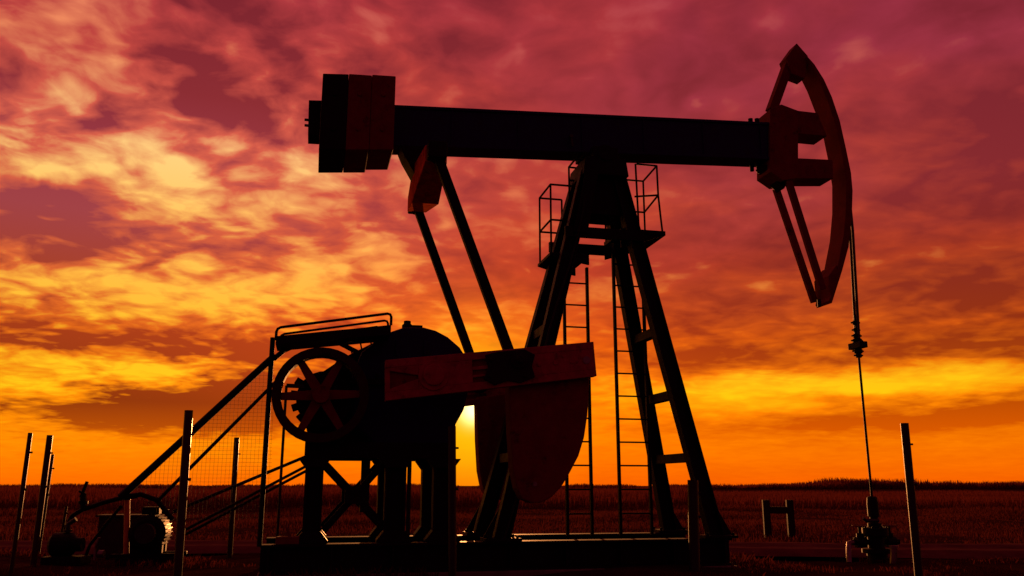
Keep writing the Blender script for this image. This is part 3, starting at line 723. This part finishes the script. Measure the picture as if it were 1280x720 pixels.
blades('weeds', 110000, wedge(17, 42, .8), lambda p: (.05 + .22 * clumpy(p, .5, 1) ** 2 * np.clip((p[:, 1] - 15) / 14, .08, 1)) * rng.uniform(.5, 1.4, len(p)), lambda p: .008 + .0004 * p[:, 1], .25, gm, 'knee high dry field grass beyond the pumpjack', 'grass')
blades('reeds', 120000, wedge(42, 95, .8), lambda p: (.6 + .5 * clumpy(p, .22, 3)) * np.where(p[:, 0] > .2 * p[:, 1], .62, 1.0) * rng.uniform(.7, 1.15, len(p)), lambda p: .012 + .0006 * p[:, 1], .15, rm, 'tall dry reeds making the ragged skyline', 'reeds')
def wood_pos(n):
    x = rng.uniform(-260, 320, n); y = 260 + rng.uniform(0, 40, n); return np.c_[x, y]
def wood_h(p):
    x = p[:, 0]
    az = x / 270
    hh = 1.2 + .8 * clumpy(p, .09, 1) + .5 * np.sin(x * .33) * np.sin(x * .11)
    bump = 1.9 * np.exp(-((az - .385) / .03) ** 2) + 1.9 * np.exp(-((az - .455) / .05) ** 2) + .9 * np.exp(-((az - .6) / .1) ** 2)
    return np.maximum(.7, hh + bump) * rng.uniform(.45, 1.0, len(p))
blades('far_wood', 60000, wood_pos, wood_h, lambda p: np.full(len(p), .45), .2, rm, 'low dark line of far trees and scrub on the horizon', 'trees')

# ================================================================== SKY
SUN = ray(592, 512).normalized()
sun_el, sun_az = math.asin(SUN.z), math.atan2(SUN.x, SUN.y)
w = bpy.data.worlds.new('World'); sc.world = w; w.use_nodes = True; nt = w.node_tree; nt.nodes.clear()
def nd(t, **k):
    n = nt.nodes.new(t)
    for a, v in k.items(): setattr(n, a, v)
    return n
def setin(n, i, v):
    if isinstance(v, bpy.types.NodeSocket): nt.links.new(v, n.inputs[i])
    elif v is not None: n.inputs[i].default_value = v
def math_(op, a, b=None, c=None, clamp=False):
    n = nd('ShaderNodeMath', operation=op, use_clamp=clamp); setin(n, 0, a); setin(n, 1, b); setin(n, 2, c); return n.outputs[0]
def vm(op, a, b=None, c=None):
    n = nd('ShaderNodeVectorMath', operation=op); setin(n, 0, a); setin(n, 1, b); setin(n, 2, c)
    return n.outputs['Value'] if op in ('DOT_PRODUCT', 'LENGTH') else n.outputs[0]
def mixc(f, a, b, blend='MIX'):
    n = nd('ShaderNodeMix', data_type='RGBA', blend_type=blend); setin(n, 0, f); setin(n, 6, a); setin(n, 7, b); return n.outputs[2]
def mapr(v, a, b, c=0.0, d=1.0, smooth=True):
    n = nd('ShaderNodeMapRange', interpolation_type='SMOOTHSTEP' if smooth else 'LINEAR'); setin(n, 0, v)
    for i, x in enumerate((a, b, c, d)): n.inputs[i + 1].default_value = x
    return n.outputs[0]
def noise(vec, s, d, r, dist=0):
    n = nd('ShaderNodeTexNoise'); setin(n, 'Vector', vec); n.inputs['Scale'].default_value = s; n.inputs['Detail'].default_value = d
    n.inputs['Roughness'].default_value = r; n.inputs['Distortion'].default_value = dist; return n
tc = nd('ShaderNodeTexCoord'); D = tc.outputs['Generated']
sep = nd('ShaderNodeSeparateXYZ'); setin(sep, 0, D); dx, dy, dz = sep.outputs
zpos = math_('MAXIMUM', dz, 0.0)
az = math_('ARCTAN2', dx, dy); el = math_('ARCSINE', zpos)
den = math_('ADD', zpos, .13)
cmb = nd('ShaderNodeCombineXYZ'); setin(cmb, 0, math_('DIVIDE', dx, den)); setin(cmb, 1, math_('DIVIDE', dy, den)); Q = cmb.outputs[0]
cmb = nd('ShaderNodeCombineXYZ'); setin(cmb, 0, az); setin(cmb, 1, el); A = cmb.outputs[0]
nw = noise(Q, 1.9, 5, .6)
QW = vm('ADD', Q, vm('MULTIPLY', vm('SUBTRACT', noise(Q, 3.2, 3, .5).outputs['Color'], (.5, .5, .5)), (.20, .20, 0)))
nf = noise(QW, 2.1, 5, .5, .1); ns = noise(QW, 7.0, 4, .5, .1); nt3 = noise(QW, 17.0, 4, .55, .15)
warp = vm('MULTIPLY', vm('SUBTRACT', nw.outputs['Color'], (.5, .5, .5)), (.13, .085, 0))
# the warp is squeezed towards the horizon, where clouds are seen edge-on
sq = mapr(el, 0.0, .35, .25, 1.0, False)
sc_ = nd('ShaderNodeVectorMath', operation='SCALE'); setin(sc_, 0, warp); setin(sc_, 'Scale', sq); A2 = vm('ADD', A, sc_.outputs[0])

def azel(px, py):
    d = ray(px, py).normalized(); return math.atan2(d.x, d.y), math.asin(d.z)
BLOBS = [  # place in the sky (given by photo pixel), half sizes, how much lighter or darker the cloud there is
 (12, 205, 65, 24, .65), (120, 180, 70, 22, .12), (290, 240, 120, 24, .46), (190, 262, 50, 18, .12), (130, 110, 60, 22, .14), (150, 30, 90, 30, .05),
 (300, 355, 100, 34, .56), (130, 375, 120, 34, .28), (60, 345, 60, 20, .12), (195, 472, 60, 13, .62), (60, 468, 110, 20, .48), (395, 330, 45, 30, .26), (480, 330, 30, 20, .25),
 (390, 205, 40, 30, .18), (55, 245, 85, 20, -.60), (60, 290, 95, 24, -.50), (110, 320, 60, 14, -.2), (235, 140, 95, 32, -.42), (320, 60, 120, 60, -.26), (290, 315, 70, 16, -.22), (40, 130, 90, 16, -.1),
 (215, 508, 105, 22, -1.1), (330, 500, 80, 20, -.8), (200, 430, 190, 18, -.6), (370, 425, 80, 20, -.25), (40, 425, 60, 9, -.2),
 (970, 484, 130, 20, .62), (1170, 478, 130, 15, .55), (920, 520, 100, 16, .15), (1080, 452, 170, 12, -.30), (950, 440, 90, 10, -.12), (1240, 515, 120, 11, -.65), (1010, 533, 130, 10, -.3), (1060, 498, 60, 7, -.3), (960, 470, 90, 5, .1),
 (690, 330, 110, 90, .06), (560, 220, 60, 30, .05), (620, 60, 140, 60, -.10), (830, 20, 90, 30, .08), (1100, 120, 170, 90, -.08), (1160, 360, 170, 60, -.10), (1230, 180, 90, 140, -.10),
 (948, 33, 18, 11, .34), (858, 124, 10, 9, .34), (1080, 46, 14, 9, .26), (1216, 46, 12, 8, .2), (555, 102, 14, 10, .28), (648, 60, 12, 9, .2), (1165, 312, 30, 9, .20), (1103, 323, 14, 5, .32), (948, 359, 11, 6, .34), (655, 258, 16, 12, .25), (795, 95, 10, 12, .2), (1240, 285, 40, 10, .12),
]
acc = None
for px, py, rx_, ry_, amp in BLOBS:
    a, e_ = azel(px, py); small = rx_ < 35
    s1, s2 = F / rx_ / 1.25, F / ry_ / 1.25
    v = vm('MULTIPLY_ADD', A2, (s1, s2, 0), (-a * s1, -e_ * s2, 0))
    gss = math_('POWER', .36788, vm('DOT_PRODUCT', v, v))
    acc = math_('MULTIPLY', gss, amp) if acc is None else math_('MULTIPLY_ADD', gss, amp, acc)
fb = math_('SUBTRACT', nf.outputs['Fac'], .5); fs = math_('SUBTRACT', ns.outputs['Fac'], .5)
vo = nd('ShaderNodeTexVoronoi', feature='SMOOTH_F1', voronoi_dimensions='2D'); setin(vo, 'Vector', QW); vo.inputs['Scale'].default_value = 8.5; vo.inputs['Smoothness'].default_value = .8
vo.inputs['Detail'].default_value = 1.0; vo.inputs['Roughness'].default_value = .5
puff = math_('SUBTRACT', .47, vo.outputs['Distance'])
azb = mapr(az, -.5, .45, .10, -.09)                   # lighter to the left of the sun
B = math_('ADD', math_('MULTIPLY_ADD', acc, .80, azb), .45)
amp = mapr(el, .0, .16, .25, 1.0); amp2 = math_('MULTIPLY', amp, mapr(az, -.32, .10, 1.0, .40))
B = math_('MULTIPLY_ADD', math_('MULTIPLY', fb, amp), 1.05, B)
B = math_('MULTIPLY_ADD', math_('MULTIPLY', fs, amp2), 1.05, B)
B = math_('MULTIPLY_ADD', math_('MULTIPLY', math_('SUBTRACT', nt3.outputs['Fac'], .5), amp2), .62, B)
B = math_('MULTIPLY_ADD', math_('MULTIPLY', puff, amp2), .55, B)
def s2l(c): return tuple(((x / 255) / 12.92 if x / 255 <= .04045 else ((x / 255 + .055) / 1.055) ** 2.4) for x in c) + (1,)
def ramp(stops):
    n = nd('ShaderNodeValToRGB'); cr = n.color_ramp
    stops = sorted((azel(640, y)[1] / .6, c) for y, c in stops)
    cr.elements[0].position = stops[0][0]; cr.elements[0].color = s2l(stops[0][1]); cr.elements[1].position = stops[-1][0]; cr.elements[1].color = s2l(stops[-1][1])
    for p, c in stops[1:-1]: x = cr.elements.new(p); x.color = s2l(c)
    setin(n, 0, math_('DIVIDE', el, .6)); return n.outputs[0]
hue = noise(Q, 1.3, 4, .55, .4); hf = mapr(hue.outputs['Fac'], .36, .64)
left = mapr(az, -.38, .06, 1.0, 0.0)
dark = mixc(left, ramp([(0, (112, 28, 42)), (150, (118, 32, 44)), (260, (126, 36, 44)), (340, (122, 34, 30)), (430, (140, 46, 14)), (500, (172, 70, 4)), (545, (214, 88, 0)), (565, (232, 96, 0)), (607, (232, 82, 0))]),
            ramp([(0, (112, 28, 42)), (150, (128, 38, 48)), (240, (146, 54, 68)), (300, (152, 62, 68)), (360, (156, 60, 44)), (430, (156, 56, 22)), (510, (132, 52, 12)), (540, (176, 76, 6)), (565, (236, 104, 0)), (607, (232, 84, 0))]))
midm = ramp([(0, (146, 42, 64)), (150, (150, 46, 62)), (260, (158, 52, 56)), (340, (156, 48, 38)), (430, (204, 84, 12)), (500, (246, 130, 4)), (560, (255, 128, 0)), (607, (255, 102, 0))])
mido = ramp([(0, (168, 50, 52)), (150, (172, 54, 48)), (260, (178, 62, 46)), (340, (166, 54, 30)), (430, (210, 90, 12)), (500, (248, 134, 4)), (560, (255, 128, 0)), (607, (255, 102, 0))])
midl = ramp([(0, (166, 50, 60)), (110, (188, 68, 62)), (200, (212, 94, 74)), (300, (206, 92, 64)), (380, (216, 102, 44)), (430, (216, 100, 22)), (500, (246, 138, 8)), (560, (255, 136, 2)), (607, (255, 106, 0))])
mid = mixc(left, mixc(hf, midm, mido), midl)
bright = mixc(left, ramp([(0, (206, 92, 98)), (110, (222, 112, 92)), (205, (232, 130, 88)), (300, (236, 136, 80)), (370, (240, 150, 60)), (430, (252, 176, 30)), (500, (255, 200, 14)), (560, (255, 158, 2)), (607, (255, 116, 0))]), ramp([(0, (226, 116, 96)), (110, (244, 146, 96)), (205, (255, 212, 132)), (300, (255, 196, 92)), (370, (255, 190, 66)), (430, (255, 188, 36)), (500, (255, 204, 22)), (560, (255, 160, 4)), (607, (255, 116, 0))]))
col = mixc(mapr(B, .12, .46, smooth=False), dark, mid); col = mixc(mapr(B, .46, .98, smooth=False), col, bright)
# glow round the sun
sd = vm('DOT_PRODUCT', D, tuple(SUN)); ang = math_('ARCCOSINE', math_('MINIMUM', sd, .99999))
def gl(s): return math_('POWER', .36788, math_('POWER', math_('DIVIDE', ang, s), 2.0))
col = mixc(math_('MULTIPLY', gl(.075), .9), col, s2l((255, 205, 12)))
add = nd('ShaderNodeVectorMath', operation='SCALE'); add.inputs[0].default_value = (1.0, .9, .45); setin(add, 'Scale', math_('MULTIPLY', gl(.014), 2.0))
col = vm('ADD', col, add.outputs[0])
# the dusk sky is dimmer away from the sun
col = mixc(mapr(sd, -.25, .5, 1.0, 0.0), col, s2l((136, 34, 66)))
dim = mapr(sd, -.6, .72, .40, 1.0)
hi = mapr(el, .55, 1.2, 1.0, .55)
sca = nd('ShaderNodeVectorMath', operation='SCALE'); setin(sca, 0, col); setin(sca, 'Scale', math_('MULTIPLY', dim, hi))
sky = nd('ShaderNodeTexSky', sky_type='NISHITA', sun_disc=False, sun_elevation=sun_el, sun_rotation=sun_az, dust_density=6.0, air_density=2.0)
nis = mixc(1.0, sky.outputs[0], (.012, .003, .003, 1), 'MULTIPLY')
bg1 = nd('ShaderNodeBackground'); setin(bg1, 0, vm('ADD', sca.outputs[0], nis)); bg1.inputs[1].default_value = 1.0
out = nd('ShaderNodeOutputWorld'); nt.links.new(bg1.outputs[0], out.inputs[0])
w.cycles.sampling_method = 'MANUAL'; w.cycles.sample_map_resolution = 512

sl = bpy.data.lights.new('sun', 'SUN'); sl.energy = 4.2; sl.angle = R(.55); sl.color = (1.0, .36, .10)
so = bpy.data.objects.new('sun', sl); COL.objects.link(so); so.rotation_euler = ray(592, 530).to_track_quat('Z', 'Y').to_euler(); so.location = (0, 60, 30)
vs = sc.view_settings; vs.view_transform = 'Standard'; vs.look = 'None'; vs.exposure = 0; vs.gamma = 1; vs.use_curve_mapping = False
sc.cycles.max_bounces = 5; sc.cycles.use_denoising = True
